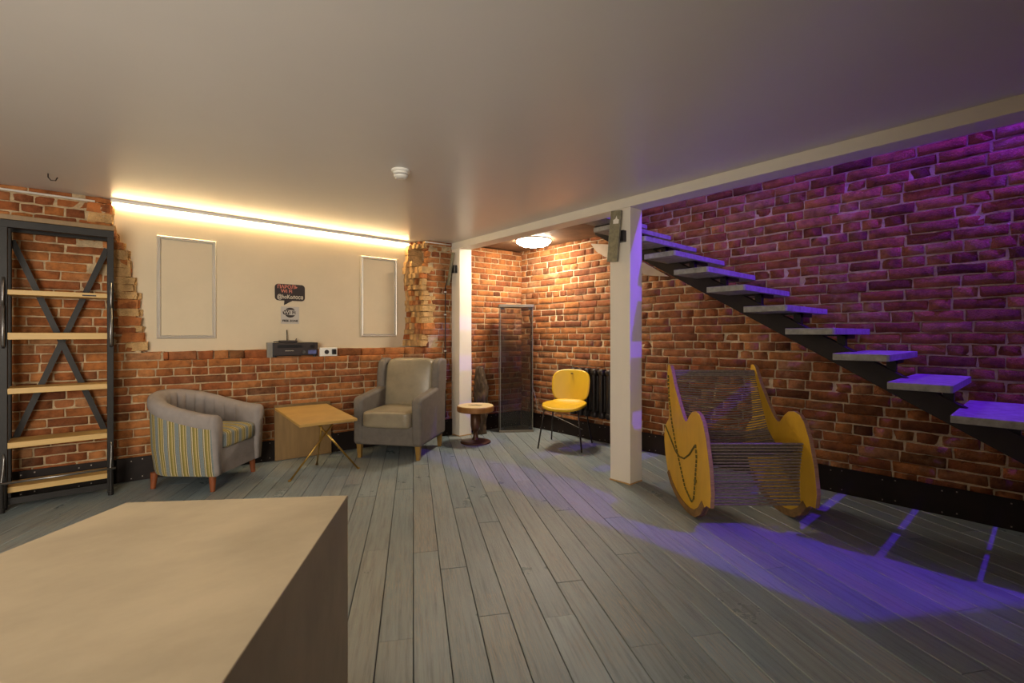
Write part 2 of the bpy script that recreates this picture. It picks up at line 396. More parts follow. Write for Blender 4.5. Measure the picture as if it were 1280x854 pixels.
for r in range(nrow):
    z0 = r*ch; z1 = z0+ch-gap
    zm = (z0+z1)/2
    if r == nrow-1: z1 = min(z1, 2.398)
    x = -2.5 - rg.uniform(0, .2)
    head = (r % 3 == 0)
    sp = UW.x
    xl = lerp_tab(EL, zm)/sp if zm > 1.02 else None; xr = lerp_tab(ER, zm)/sp if zm > 1.02 else None
    if xl: xl += rg.uniform(-.025, .025); xr += rg.uniform(-.02, .03)
    while x < 4.43:
        L = (.115 if head else .245)+rg.uniform(-.008, .008)
        if rg.random() < .12: L = .115 if L > .2 else .245
        a, b = x, x+L
        x = b + gap + rg.uniform(-.002, .004)
        segs = [(a, b)]
        if xl:
            segs = []
            if a < xl: segs.append((a, min(b, xl)))
            if b > xr: segs.append((max(a, xr), b))
        for (p, q) in segs:
            if q-p < .03: continue
            edge = xl and (q > xl-.14 and q <= xl+.001 or p < xr+.13 and p >= xr-.001)
            inner = xl and zm > 1.12 and (abs(q-xl) < .01 or abs(p-xr) < .01)
            jit = .0022; pr = rg.uniform(-.003, .004)
            if edge: jit = .004; pr = rg.uniform(-.010, .003)
            zz1 = z1
            brick_face(bm, lay, O, UW, NW, p, q, z0+rg.uniform(-.001, .002), zz1, .10, bcol(rg), rg, pr, jit)
    # mortar backing per course
    rngs = [(-2.55, 4.45)] if not xl else [(-2.55, xl-.03), (xr+.03, 4.45)]
    for (p, q) in rngs:
        vs_ = []
        za, zb = r*ch-gap, min((r+1)*ch-gap, 2.398)
        if za < 0: za = 0
        for (xx, d) in ((p, -.009), (q, -.009), (q, -.30), (p, -.30)):
            for z in (za, zb): vs_.append(bm.verts.new(O+UW*xx+NW*d+Vector((0, 0, z))))
        a0, a1, b0, b1, c0, c1, d0, d1 = vs_
        for f in ((a0, b0, b1, a1), (b0, c0, c1, b1), (c0, d0, d1, c1), (d0, a0, a1, d1), (a1, b1, c1, d1), (d0, c0, b0, a0)):
            bm.faces.new(f).material_index = 1
# set-back course under the plaster, standing on the ledge
x = .28
zl = 14*ch-gap
while x < 3.0:
    L = rg.choice((.245, .245, .115)); q = min(x+L, 3.02)
    brick_face(bm, lay, O + Vector((0, .0, 0)), UW, NW, x, q, zl+.002, zl+.079, .10, bcol(rg), rg, -(.035+.065*(1-x/3.0)*0), .004)
    x = q+.012
box(bm, (.27, PY-.03, zl), (3.0, PY+.05, 1.096), mi=1)
# broken returns: rubble blocks stepping back from the brick face to the plaster
for side, tab in (('L', EL), ('R', ER)):
    z = 1.11
    while z < 2.36:
        h = rg.uniform(.055, .085); h = min(h, 2.392-z)
        x0 = lerp_tab(tab, z+h/2)
        face = wy(x0); depth = PY-face
        if side == 'R': n = 4; sx = -1
        else: n = 2; sx = 1
        for i in range(n):
            t0, t1 = i/n, (i+1)/n
            reach = (.02+.12*t1) if side == 'R' else (.01+.03*t1)
            if side == 'R' and 2.08 < z < 2.24: reach = .02 + .13*(t1 > .8) + (-.09 if t1 < .8 else 0)
            reach += rg.uniform(-.015, .018)
            if side == 'R' and 2.03 < z < 2.2 and i < 2: continue
            ya = face + depth*t0 + rg.uniform(-.01, .008) + .004; yb = PY+.02
            xa = x0+sx*reach; xb = x0 - sx*.12
            v = box(bm, (min(xa, xb), ya, z+.002), (max(xa, xb), yb, z+h-.003), mi=2 if rg.random() < .72 else 0)
            cc = bcol(rg, 1.25)
            for w in v:
                w[lay] = (*cc, 1); w.co += Vector((rg.uniform(-.007, .007), rg.uniform(-.007, .007), rg.uniform(-.005, .005)))
        z += h
bmesh.ops.recalc_face_normals(bm, faces=[f for f in bm.faces if f.material_index != 9])
wf = struct(obj('wall_front', bm, mats=[M['brick'], M['mortar'], M['rubble']]), 'old red brick wall with broken edges around a white plaster panel')
# plaster panel
bm = B(); box(bm, (-.15, PY, 1.095), (3.2, PY+.10, 2.398))
box(bm, (.3, PY-.012, 1.092), (2.9, PY+.05, 1.104))
pp = obj('plaster_panel', bm, M['plaster'], wf); 
bm = B(); box(bm, (-2.6, 5.55, 0), (4.66, 5.6, 4.3)); struct(obj('wall_front_backing', bm, M['upper']))

# right wall
bm = B(); lay = bm.verts.layers.float_color.new('bc')
XR = 4.41; O = Vector((XR, 0, 0)); U = Vector((0, -1, 0)); NN = Vector((-1, 0, 0)); ch2 = .079
rg = random.Random(5)
for r in range(int(4.2/ch2)):
    z0 = r*ch2+.004; z1 = z0+ch2-.009
    s = -4.93 + rg.uniform(-.12, 0); head = (r % 2 == 0 and r % 4 != 0)
    while s < 1.3:
        L = (.118 if head else .25)+rg.uniform(-.01, .01)
        if rg.random() < .15: L = .118 if L > .2 else .25
        if rg.random() < .05: L = .19
        a, b = s, s+L; s = b+.010+rg.uniform(-.002, .004)
        up = z0 > 1.2
        brick_face(bm, lay, O, U, NN, a, b, z0+rg.uniform(-.003, .003), z1+rg.uniform(-.003, .003), .03, bcol(rg, 1.0), rg,
                   rg.uniform(-.003, .006), .0042 if -a < 3.2 else .003)
box(bm, (XR+.0085, -3.1, 0), (XR+.25, 5.5, 4.3), mi=1)
struct(obj('wall_right', bm, mats=[M['brick_rough'], M['mortar_pale']]), 'long red brick wall behind the floating stairs')
bm = B(); box(bm, (-2.7, -3.1, 0), (4.66, -3, 4.3)); struct(obj('wall_back', bm, M['plaster']))
bm = B(); box(bm, (-2.6, -3.1, 0), (-2.5, 5.55, 2.65)); struct(obj('wall_left', bm, M['plaster']))

# ceilings
CZ, XB0, XB1, BZ = 2.396, 3.302, 3.474, 2.316
bm = B(); box(bm, (-2.5, -3, CZ), (XB0, 5.5, 2.65)); struct(obj('ceiling', bm, M['ceiling']), 'smooth satin off-white ceiling')
bm = B(); box(bm, (XB1, 3.15, 2.41), (XR+.007, 5.5, 2.65)); struct(obj('ceiling', bm, M['tan_ceiling']), 'tan boarded ceiling over the alcove')
bm = B(); prism(bm, [(XB1, -3), (XR+.006, -3), (XR+.006, -.75), (XB1, -.15)], 'z', CZ, 2.65); struct(obj('ceiling', bm, M['ceiling']))  # unseen slab; slanted edge shaped to bound the violet light on the floor
bm = B(); box(bm, (XB0, -3, BZ), (XB1, 4.985, 2.65)); struct(obj('trim_1', bm, M['beam'], bevel=.004), 'white painted ceiling beam')
# storey above (only what the stairwell opens to)
bm = B(); box(bm, (2.0, -1.7, 2.651), (2.1, 5.5, 4.3)); box(bm, (2.1, -1.7, 2.651), (XR, -1.6, 4.3)); box(bm, (2.1, 5.0, 2.651), (XR, 5.1, 4.3))
struct(obj('wall_upper', bm, M['upper']))
bm = B(); box(bm, (1.9, -1.8, 4.3), (4.66, 5.5, 4.4)); struct(obj('ceiling', bm, M['upper']))

# columns
def column(name, x0, x1, y0, y1, label):
    bm = B()
    n = 10
    prof = [(x0, y0), (x1, y0), (x1, y1), (x0, y1)]
    rings = []
    rr = random.Random(name)
    for i in range(n+1):
        z = BZ*i/n
        rings.append([bm.verts.new((x+rr.uniform(-.0012, .0012), y+rr.uniform(-.0012, .0012), z)) for x, y in prof])
    for i in range(n):
        for k in range(4):
            bm.faces.new((rings[i][k], rings[i][(k+1) % 4], rings[i+1][(k+1) % 4], rings[i+1][k]))
    bm.faces.new(rings[0][::-1]); bm.faces.new(rings[-1])
    o = struct(obj(name, bm, M['column'], bevel=.005), label)
    bm = B(); e = .002
    box(bm, (x0-e, y0-e, 0), (x1+e, y1+e, .012)); obj('worn_foot', bm, M['col_wood'], o, bevel=.001)
    return o
column('trim_2', XB0, XB1, 2.30, 2.505, 'near white square column with violet light on its side')
column('trim_3', XB0, XB1+.01, 4.775, 4.95, 'far white square column beside the brick pier')

# skirtings with rivets
def skirting(name, p0, p1, nrm, h=.20):
    p0, p1, nrm = Vector(p0), Vector(p1), Vector(nrm)
    d = (p1-p0); L = d.length; d.normalize()
    bm = B(); v = box(bm, (0, 0, 0), (L, .012, h)); 
    box(bm, (0, -.004, h-.012), (L, .012, h))
    s = .05; k = 0
    while s < L:
        for z in (.022, h-.03):
            box(bm, (s-.004, -.004, z-.004), (s+.004, 0, z+.004), mi=1)
            box(bm, (s+.075-.004, -.004, z+.010-.004), (s+.075+.004, 0, z+.010+.004), mi=1)
        s += .33
    mat = Matrix((( d.x, -nrm.x, 0, p0.x), (d.y, -nrm.y, 0, p0.y), (0, 0, 1, 0), (0, 0, 0, 1)))
    for v in bm.verts: v.co = mat @ v.co
    bmesh.ops.recalc_face_normals(bm, faces=bm.faces[:])
    return struct(obj(name, bm, mats=[M['base_metal'], M['rivet']]), 'dark riveted metal skirting')
skirting('baseboard_right', (XR-.027, 4.84, 0), (XR-.027, -1.6, 0), (-1, 0, 0))
p = lambda x: (x, wy(x)-.03, 0)
skirting('baseboard_front', p(-2.5), p(3.29), NW)
skirting('baseboard_front', p(3.5), p(4.37), NW)

# plaster patch under the stairs
bm = B(); prism(bm, [(3.62, 2.34), (3.3, 2.28), (2.59, 1.85), (2.85, 1.885), (3.3, 2.09), (3.53, 2.23)], 'x', XR-.014, XR+.004)
struct(obj('trim_4', bm, M['white_patch']), 'pale plaster patch on brick under the stairs')

# conduit and cables
bm = B(); tube(bm, [(-2.4, wy(-2.4)-.012, 2.375), (-.05, wy(-.05)-.014, 2.352)], .009)
tag(obj('conduit', bm, M['white_pl'], smooth=True), 'thin white conduit along the brick top above the metal shelving rack', 'pipe')
bm = B(); tube(bm, [(2.93, wy(2.93)-.014, 2.372), (3.28, wy(3.28)-.014, 2.372)], .008)
tag(obj('conduit', bm, M['white_pl'], smooth=True), 'short white conduit on top of the broken brick pier', 'pipe')
bm = B(); xx = 3.205
tube(bm, [(3.27, 4.93, 2.02), (3.235, wy(xx)-.014, 1.93), (xx, wy(xx)-.014, 1.84), (xx, wy(xx)-.012, 1.2), (xx+.004, wy(xx)-.012, .22)], .006)
cb = obj('power_cable', bm, M['black'], smooth=True)
for z in (1.78, 1.5, 1.05, .7):
    b2 = B(); box(b2, (xx-.014, wy(xx)-.02, z-.008), (xx+.014, wy(xx)-.003, z+.008)); obj('clip', b2, M['white_pl'], cb)
tag(cb, 'black cable clipped down the brick pier beside the far column', 'cable')
bm = B(); pts = [onx(*q, 4.37) for q in [(667, 487), (670, 500), (672, 513), (690, 519), (710, 528), (728, 537)]]
tube(bm, pts, .004, 6); tag(obj('power_cable', bm, M['grey_pl'], smooth=True), 'thin grey cable sagging along the brick behind the yellow chair', 'cable')

# ------------------------------------------------------------------ picture mouldings
def moulding(x0, x1, z0, z1, label):
    t = thing('wall_moulding', label, 'moulding', ((x0+x1)/2, PY, z0), 0, 'rectangular mouldings on the plaster panel')
    w, h, d = (x1-x0)/2, z1-z0, .018; f = .032
    prof = [(0, 0), (0, .6), (.25, 1), (.5, .7), (.75, 1), (1, .35), (1, 0)]
    cs = [(-w, 0), (w, 0), (w, h), (-w, h)]; ins = [(-w+f, f), (w-f, f), (w-f, h-f), (-w+f, h-f)]
    for i in range(4):
        j = (i+1) % 4; bm = B(); ra = []; rb = []
        for (u, dd) in prof:
            for k, lst in ((i, ra), (j, rb)):
                lst.append(bm.verts.new((cs[k][0]+(ins[k][0]-cs[k][0])*u, -dd*d, cs[k][1]+(ins[k][1]-cs[k][1])*u)))
        for a in range(len(prof)-1): bm.faces.new((ra[a], ra[a+1], rb[a+1], rb[a]))
        bm.faces.new(ra); bm.faces.new(rb[::-1])
        bmesh.ops.recalc_face_normals(bm, faces=bm.faces[:])
        obj('moulding_strip', bm, M['alu'], t)
moulding(.36, .815, 1.215, 2.14, 'larger rectangular silver moulding on the plaster, left of the speech bubble sign')
moulding(2.245, 2.70, 1.23, 2.165, 'smaller rectangular silver moulding on the plaster beside the broken brick pier')

# LED strip
bm = B(); box(bm, (.06, PY-.020, 2.350), (2.86, PY-.002, 2.369))
o = tag(obj('led_strip', bm, emis('led_glow', (1, .72, .36, 1), 70)), 'long warm glowing LED strip along the top of the plaster', 'light')
bm = B(); box(bm, (.05, PY-.052, 2.370), (2.87, PY, 2.396)); obj('strip_shade_lip', bm, M['white_pl'], o)  # lip added above the strip to keep its glow off the ceiling

# ------------------------------------------------------------------ signs
YS = PY-.004
def text(name, s, x, z, size, m, parent, y, sx=1, align='CENTER', shear=0):
    cu = bpy.data.curves.new(name, 'FONT'); cu.body = s; cu.size = size; cu.align_x = align; cu.align_y = 'CENTER'; cu.extrude = .0006; cu.offset = .0012; cu.shear = shear
    to = bpy.data.objects.new(name, cu); C.objects.link(to)
    dg = bpy.context.evaluated_depsgraph_get(); me = bpy.data.meshes.new_from_object(to.evaluated_get(dg)); bpy.data.objects.remove(to)
    me.transform(Matrix.Rotation(PI/2, 4, 'X') @ Matrix.Diagonal((sx, 1, 1, 1))); me.transform(Matrix.Translation((x, y, z)))
    me.materials.clear(); me.materials.append(m)
    return link(bpy.data.objects.new(name, me), parent)
def rrect(x0, x1, z0, z1, r, n=6):
    pts = []
    for cx, cz, a in ((x1-r, z0+r, -90), (x1-r, z1-r, 0), (x0+r, z1-r, 90), (x0+r, z0+r, 180)):
        for i in range(n+1):
            t = math.radians(a+90*i/n); pts.append((cx+r*math.cos(t), cz+r*math.sin(t)))
    return pts
t = thing('speech_bubble_sign', 'dark speech bubble sign chalked in pink and white on the plaster', 'sign', (1.48, YS, 1.6))
bm = B(); prism(bm, rrect(-.148, .148, .006, .178, .035), 'y', 0, .004)
prism(bm, [(-.055, .02), (.045, .02), (-.06, -.042)], 'y', .0005, .0035); obj('bubble_board', bm, M['sign_blk'], t)
text('chalk_text', 'ПАРОЛЬ', -.025, .148, .05, M['sign_pink'], t, -.0005, .95)
text('chalk_text', 'Wi Fi', -.035, .103, .05, M['sign_pink'], t, -.0005)
text('chalk_text', '@hoKoлоса', .002, .045, .058, M['sign_wht'], t, -.0005, .80)
t = thing('wifi_sign', 'small pale square wifi free zone sign under the speech bubble', 'sign', (1.48, YS, 1.36))
bm = B(); prism(bm, [(-.09, .005), (.09, .005), (.09, .185), (-.09, .185)], 'y', 0, .004); obj('sign_paper', bm, M['paper'], t)
bm = B()
el = [(0+.055*math.cos(a), .122+.052*math.sin(a)) for a in [2*PI*i/40 for i in range(40)]]
prism(bm, el, 'y', -.0008, 0); obj('logo_disc', bm, M['sign_blk'], t)
bm = B(); prism(bm, rrect(-.076, .074, .096, .150, .025), 'y', -.0016, -.0008); obj('logo_band', bm, M['paper'], t)
bm = B(); prism(bm, rrect(-.073, .004, .099, .147, .023), 'y', -.0024, -.0016); obj('logo_capsule', bm, M['sign_blk'], t)
text('logo_text', 'Wi', -.034, .122, .052, M['paper'], t, -.003); text('logo_text', 'Fi', .036, .122, .052, M['sign_blk'], t, -.0024)
text('sign_text', 'FREE ZONE', 0, .035, .03, M['sign_blk'], t, -.0008)

# ------------------------------------------------------------------ things on the ledge
ZL = 14*ch-gap+.002
t = thing('stereo_receiver', 'black stereo receiver on the brick ledge with a blue label', 'receiver', (1.50, wy(1.5)+.105, ZL), -.0757)
bm = B(); box(bm, (-.215, -.10, .012), (.215, .045, .148)); obj('body', bm, M['black'], t, bevel=.004)
bm = B(); box(bm, (-.205, -.106, .02), (.205, -.099, .142)); obj('front_panel', bm, M['sign_blk'], t, bevel=.002)
bm = B(); box(bm, (-.17, -.108, .095), (.06, -.105, .125)); obj('display', bm, M['black'], t)
bm = B()
for i in range(9): box(bm, (-.10+i*.009, -.1075, .062), (-.094+i*.009, -.105, .068))
obj('button_row', bm, M['sign_wht'], t)
bm = B(); box(bm, (.118, -.1085, .03), (.198, -.105, .068)); obj('label_sticker', bm, M['blue_lab'], t)
for (kx, kz, kr) in ((.075, .05, .017), (.16, .105, .02)):
    bm = B(); lathe(bm, [(kr, 0), (kr*.92, .014)], 0, 0, 20)
    for v in bm.verts: v.co = Vector((v.co.x+kx, -.106-v.co.z, v.co.y+kz))
    obj('knob', bm, M['worn_steel'] if kr < .018 else M['black'], t)
for sx in (-.19, .19):
    bm = B(); lathe(bm, [(.016, 0), (.016, .013)], sx, -.07, 14); obj('foot', bm, M['black'], t)
t = thing('wifi_router', 'flat dark router with three antennas sitting on the black receiver', 'router', (1.44, wy(1.44)+.09, ZL+.148), -.0757)
bm = B(); box(bm, (-.08, -.06, .0), (.08, .04, .022)); obj('case', bm, M['sign_blk'], t, bevel=.004)
for pts in ([(.0, .03, .015), (-.004, .034, .13)], [(.10, .02, .01), (.075, .03, .04)], [(-.12, .02, .012), (-.09, .03, .03)]):
    bm = B(); 
    if abs(pts[0][0]) > .05: pts = [((.079 if pts[0][0] > 0 else -.079), .03, .012), ((.082 if pts[0][0] > 0 else -.1), .032, .02), ((.12 if pts[0][0] > 0 else -.13), .03, .03)]; pts = [pts[0], (pts[2][0], .03, .006)] if pts[0][0] < 0 else [pts[0], (.09, .03, .042)]
    tube(bm, pts, .0045, 8); obj('antenna', bm, M['black'], t, smooth=True)
bm = B(); box(bm, (1.232, 5.115, ZL-.0005), (1.283, 5.165, ZL+.15)); 
tag(obj('power_adapter', bm, M['grey_pl'], bevel=.004), 'small grey upright box beside the left end of the black receiver', 'box')
t = thing('power_socket', 'white double power socket on the ledge right of the receiver', 'socket', (1.825, wy(1.825)+.105, ZL), -.0757)
bm = B(); box(bm, (-.09, -.10, 0), (.09, -.045, .092)); obj('housing', bm, M['white_pl'], t, bevel=.006)
bm = B(); lathe(bm, [(.024, 0), (.022, .004)], 0, 0, 24)
for v in bm.verts: v.co = Vector((v.co.x-.02, -.099-v.co.z, v.co.y+.045))
obj('outlet', bm, M['sign_blk'], t)
bm = B(); box(bm, (.03, -.13, .018), (.072, -.099, .075)); obj('plug', bm, M['black'], t, bevel=.005)

# ------------------------------------------------------------------ ceiling fittings
t = thing('smoke_detector', 'round white smoke detector on the ceiling', 'smoke detector', (1.565, 2.977, CZ))
bm = B(); lathe(bm, [(.064, 0), (.064, -.012), (.058, -.016)], n=40); obj('base', bm, M['white_pl'], t, smooth=False)
bm = B(); lathe(bm, [(.052, -.016), (.052, -.028), (.046, -.032)], n=40); obj('body', bm, M['white_pl'], t)
bm = B(); lathe(bm, [(.044, -.032), (.046, -.038)], n=30); obj('vent', bm, M['sign_blk'], t)
bm = B(); lathe(bm, [(.050, -.038), (.045, -.05), (.03, -.058), (.012, -.060)], n=40); obj('cap', bm, M['white_pl'], t)
LX, LY, LZ = 3.96, 4.15, 2.41
t = thing('ceiling_lamp', 'round glowing white lamp on the alcove ceiling', 'lamp', (LX, LY, LZ))
bm = B(); lathe(bm, [(.205, 0), (.212, -.006), (.212, -.014), (.205, -.018)], n=48); obj('rim', bm, M['white_pl'], t, smooth=False)
bm = B(); lathe(bm, [(.208, -.018), (.205, -.036), (.185, -.044), (.180, -.056), (.15, -.070), (.10, -.080), (.04, -.084)], n=48); obj('diffuser', bm, emis('lamp_glow', (1, .87, .68, 1), 105), t, smooth=True)
bm = B(); tube(bm, [(-.294, 4.683, CZ), (-.294, 4.683, CZ-.025), (-.28, 4.68, CZ-.045), (-.255, 4.675, CZ-.045), (-.245, 4.672, CZ-.02)], .004, 8)
tag(obj('ceiling_hook', bm, M['dark_rod'], smooth=True), 'tiny wire hook in the ceiling above the shelving rack', 'hook')

# plates on the columns
def plate(ya, yb, za, zb, tilt, lean, label, g):
    t = thing('wall_plate', label, 'plate', (XB0, (ya+yb)/2, (za+zb)/2), 0, g)
    w, h = abs(yb-ya), zb-za
    bm = B(); box(bm, (-.012, -w/2, -h/2), (.012, w/2, h/2))
    R = Matrix.Translation((-.06, 0, 0)) @ Matrix.Rotation(tilt, 4, 'X') @ Matrix.Rotation(lean, 4, 'Y')
    for v in bm.verts: v.co = R @ v.co
    obj('plate_face', bm, M['plate'], t, bevel=.004)
    bm = B(); box(bm, (-.045, -.045, -.05), (.0, .02, .045)); 
    for v in bm.verts: v.co.y -= w*.3
    obj('mounting_bracket', bm, M['black'], t, bevel=.003)
    return t
t1 = plate(2.36, 2.465, 1.865, 2.29, .10, .0, 'weathered oblong plate high on the near white column', 'oblong plates bracketed on the white columns')
bm = B(); prism(bm, [(-.028, -.02), (.025, -.02), (.027, .012), (.006, .02), (-.003, .045), (-.012, .02), (-.03, .012)], 'x', -.002, .0); 
for v in bm.verts: v.co = Matrix.Rotation(.10, 4, 'X') @ v.co; v.co += Vector((-.0725, -.008-.015, .12))
obj('white_sticker', bm, M['white_pl'], t1)
t2 = plate(4.86, 4.90, 1.86, 2.27, .12, .10, 'pale oblong plate seen nearly edge-on on the far white column', 'oblong plates bracketed on the white columns')

# ------------------------------------------------------------------ staircase
SX0, SX1 = 3.485, 4.392
st = thing('floating_staircase', 'open concrete-tread staircase climbing the brick wall under violet light', 'staircase', (3.93, -.8, 0))
def sadd(name, bm, m, **k):
    for v in bm.verts: v.co -= Vector((3.93, -.8, 0))
    return obj(name, bm, m, st, **k)
RUN, RISE, DEP = .2745, .1604, .286
for n in range(-5, 12):
    if n >= 11: continue
    y = .078+RUN*n; z = .812+RISE*n
    bm = B(); TT = .042
    prism(bm, [(SX0, y+.012), (SX0+.012, y), (SX1-.03, y), (SX1, y+.03), (SX1, y+DEP), (SX0, y+DEP)], 'z', z-TT, z)
    sadd('tread', bm, M['tread'], bevel=.003)
    if z-TT-.14 > 0.02:
        bm = B(); xs = 3.89
        sz = .47+.584*(y+.07)+.125
        box(bm, (xs-.022, y+.035, sz-.05), (xs+.022, y+.085, z-TT))
        box(bm, (xs-.03, y+.035, z-TT-.03), (xs+.22, y+.06, z-TT)); box(bm, (xs-.03, y+.035, z-TT-.012), (xs+.03, y+.24, z-TT))
        sadd('tread_bracket', bm, M['dark_metal'])
xs = 3.89
bm = B(); y0, y1 = -.78, 3.12
prism(bm, [(y0, .47+.584*y0), (y1, .47+.584*y1), (y1, .47+.584*y1+.15), (y0, .47+.584*y0+.15)], 'x', xs-.035, xs+.035)
sadd('stringer', bm, M['stringer'], bevel=.003)

# ------------------------------------------------------------------ plinth
bm = B()
prism(bm, [(.054, 1.85), (.588, 1.47), (-.10, .455), (-.80, .99)], 'z', 0, .74)
o = tag(obj('concrete_plinth', bm, M['concrete'], bevel=.003), 'large smooth beige plinth block in the foreground', 'plinth')

# ------------------------------------------------------------------ shelving rack
t = thing('shelving_rack', 'tall metal shelving rack with pale wooden shelves against brick', 'shelf', (-.22, 4.90, 0), 0)
X0, X1, D = -.335, .285, .235     # outer x, depth (y from 0 to D)
PW = .04
posts = [(X0, 0), (X1-PW, 0), (X0, D-PW), (X1-PW, D-PW)]
for (x, y) in posts:
    bm = B(); box(bm, (x, y, 0), (x+PW, y+PW, 2.06)); obj('post', bm, M['rack_steel'], t, bevel=.003)
bm = B(); box(bm, (X0-.002, -.002, 2.02), (X1+.002, PW-.003, 2.075)); obj('top_rail', bm, M['rack_steel'], t, bevel=.003)
bm = B(); box(bm, (X0-.002, D-PW+.003, 2.02), (X1+.002, D, 2.075)); obj('top_rail', bm, M['rack_steel'], t, bevel=.003)
bm = B(); box(bm, (X0-.004, -.006, 2.076), (X1+.004, D+.002, 2.112)); obj('top_board', bm, M['board'], t, bevel=.003)
bm = B(); box(bm, (X0+.03, .01, .03), (X1-.03, .035, .075)); obj('bottom_rail', bm, M['rack_steel'], t)
for i, (z, th) in enumerate(((1.575, .036), (1.265, .05), (.865, .042), (.475, .042), (.155, .04))):
    bm = B(); box(bm, (X0+PW-.006, .004, z-th), (X1-PW+.006, D-.01, z)); sh_ = obj('shelf', bm, M['shelf_wood'], t, bevel=.003)
    if i == 0:
        bm = B(); box(bm, (.10, .0015, z-.026), (.18, .006, z-.016)); obj('label_slot', bm, M['sign_blk'], sh_)
zt, zb_ = 1.96, .42
for s in (1, -1):
    bm = B(); a = Vector((s*.27-.025, D-.008, zt)); b = Vector((-s*.27-.025, D-.008, zb_))
    d = (b-a).normalized(); nrm = Vector((-d.z, 0, d.x))*.019; off = Vector((0, .003 if s > 0 else -.004, 0))
    vs_ = [bm.verts.new(p+off+q) for q in (Vector((0, 0, 0)), Vector((0, .005, 0))) for p in (a-nrm, a+nrm, b+nrm, b-nrm)]
    for f in ((3, 2, 1, 0), (4, 5, 6, 7), (0, 1, 5, 4), (1, 2, 6, 5), (2, 3, 7, 6), (3, 0, 4, 7)): bm.faces.new([vs_[i] for i in f])
    obj('cross_brace', bm, M['rack_steel'], t)
for x in (X0+.02, X1-.018):
    bm = B(); tube(bm, [(x, -.002, .40), (x+.004, -.012, .36), (x+.002, -.035, .28), (x-.002, -.07, .215), (x-.002, -.075, .19)], .007, 8); obj('bracket_arm', bm, M['worn_steel'], t, smooth=True)
    bm = B(); tube(bm, [(x, -.075, .20), (x, -.075, .02)], .013, 12); lathe(bm, [(.017, 0), (.017, .03)], x, -.075, 12); obj('foot_post', bm, M['rack_steel'], t, smooth=False)
    bm = B(); tube(bm, [(x, -.008, 1.66), (x, -.03, 1.60), (x, -.035, 1.50), (x, -.028, 1.46)], .007, 8); tube(bm, [(x, -.028, 1.46), (x, -.026, 1.18), (x, -.002, 1.16)], .010, 8)
    obj('side_lever', bm, M['worn_steel'], t, smooth=True)
bm = B(); tube(bm, [(X0-.01, -.078, .205), (X1+.01, -.078, .205)], .0085, 10); obj('front_bar', bm, M['worn_steel'], t, smooth=True)

# ------------------------------------------------------------------ tub armchair
t = thing('tub_armchair', 'grey tub armchair with striped seat and striped outer shell', 'armchair', (.64, 4.785, 0), math.radians(47))
t.scale = (.97, .97, 1)
RO, TW, YF = .365, .115, -.33
def path(u):     # u 0..1 -> (x,y, nx,ny) outer centre line, front-left arm to front-right arm
    Ls = -YF+.03; La = PI*(RO-.01); T = 2*Ls+La; s = u*T
    if s < Ls: return (-RO+.01, YF+s, -1, 0, s)
    if s < Ls+La:
        a = PI - (s-Ls)/La*PI
        return ((RO-.01)*math.cos(a), .03+(RO-.01)*math.sin(a)*.97, math.cos(a), math.sin(a), s)
    s2 = s-Ls-La; return (RO-.01, .03-s2, 1, 0, s)
def hgt(u):
    k = math.sin(PI*u)**1.6; return .615 + .165*k
NU = 400
def rail(u): return .10    # width of grey roll
def section(u):
    x, y, nx, ny, s = path(u); h = hgt(u)
    out = []    # (outward offset, z)
    out.append((0.0-.045, .125)); out.append((-.035, .16)); out.append((-.012, .34)); out.append((-.002, h-.105))
    return x, y, nx, ny, s, h, out
# outer striped panel
bm = B(); uvl = bm.loops.layers.uv.new('UVMap'); rows = []; ss = []
for i in range(NU+1):
    u = i/NU; x, y, nx, ny, s, h, out = section(u)
    rows.append([bm.verts.new((x+nx*o, y+ny*o, z)) for o, z in out]); ss.append(s)
for i in range(NU):
    for k in range(3):
        f = bm.faces.new((rows[i][k], rows[i+1][k], rows[i+1][k+1], rows[i][k+1])); f.smooth = True
        for l, q in zip(f.loops, (i, i+1, i+1, i)): l[uvl].uv = (ss[q]/.098+.1, 0)
bmesh.ops.recalc_face_normals(bm, faces=bm.faces[:])
obj('striped_shell', bm, M['stripes'], t, smooth=True)
# grey roll, inner back with channels, arm fronts
bm = B(); rows = []
for i in range(NU+1):
    u = i/NU; x, y, nx, ny, s, h, out = section(u)
    ch_ = abs(math.sin(s/.11*PI))**.35; inb = 1 if .06 < u < .94 else 0
    g = .024*(ch_-1)*inb
    pr = [(0.004, h-.108), (.012, h-.085), (.013, h-.05), (.006, h-.02), (-.018, h-.003), (-.05, h), (-.085, h-.01), (-.108, h-.035),
          (-.122-g, h-.07), (-.118-g, h-.15), (-.112-g, .38), (-.112, .22)]
    rows.append([bm.verts.new((x+nx*o, y+ny*o, z)) for o, z in pr])
for i in range(NU):
    for k in range(len(rows[0])-1): bm.faces.new((rows[i][k], rows[i+1][k], rows[i+1][k+1], rows[i][k+1]))
# arm fronts: closed, slightly puffed caps
for ui, sg in ((0, -1), (1, 1)):
    x, y, nx, ny, s, h, out = section(ui)
    loop = rows[0 if ui == 0 else -1]
    full = [v for v in loop]
    low = [bm.verts.new((x+nx*o, y, z)) for o, z in ((-.108, .125), (-.045, .125), (-.035, .16), (-.012, .34))]
    ring = full + low
    ring2 = [bm.verts.new((x+nx*(-.055)+(v.co.x-(x+nx*(-.055)))*.86, YF-.022, .125+(v.co.z-.125)*.965 + .006)) for v in ring]
    n = len(ring)
    for a in range(n):
        b = (a+1) % n; bm.faces.new((ring[a], ring[b], ring2[b], ring2[a]))
    bm.faces.new(ring2)
bmesh.ops.recalc_face_normals(bm, faces=bm.faces[:])
obj('upholstered_back', bm, M['fabric'], t, smooth=True)
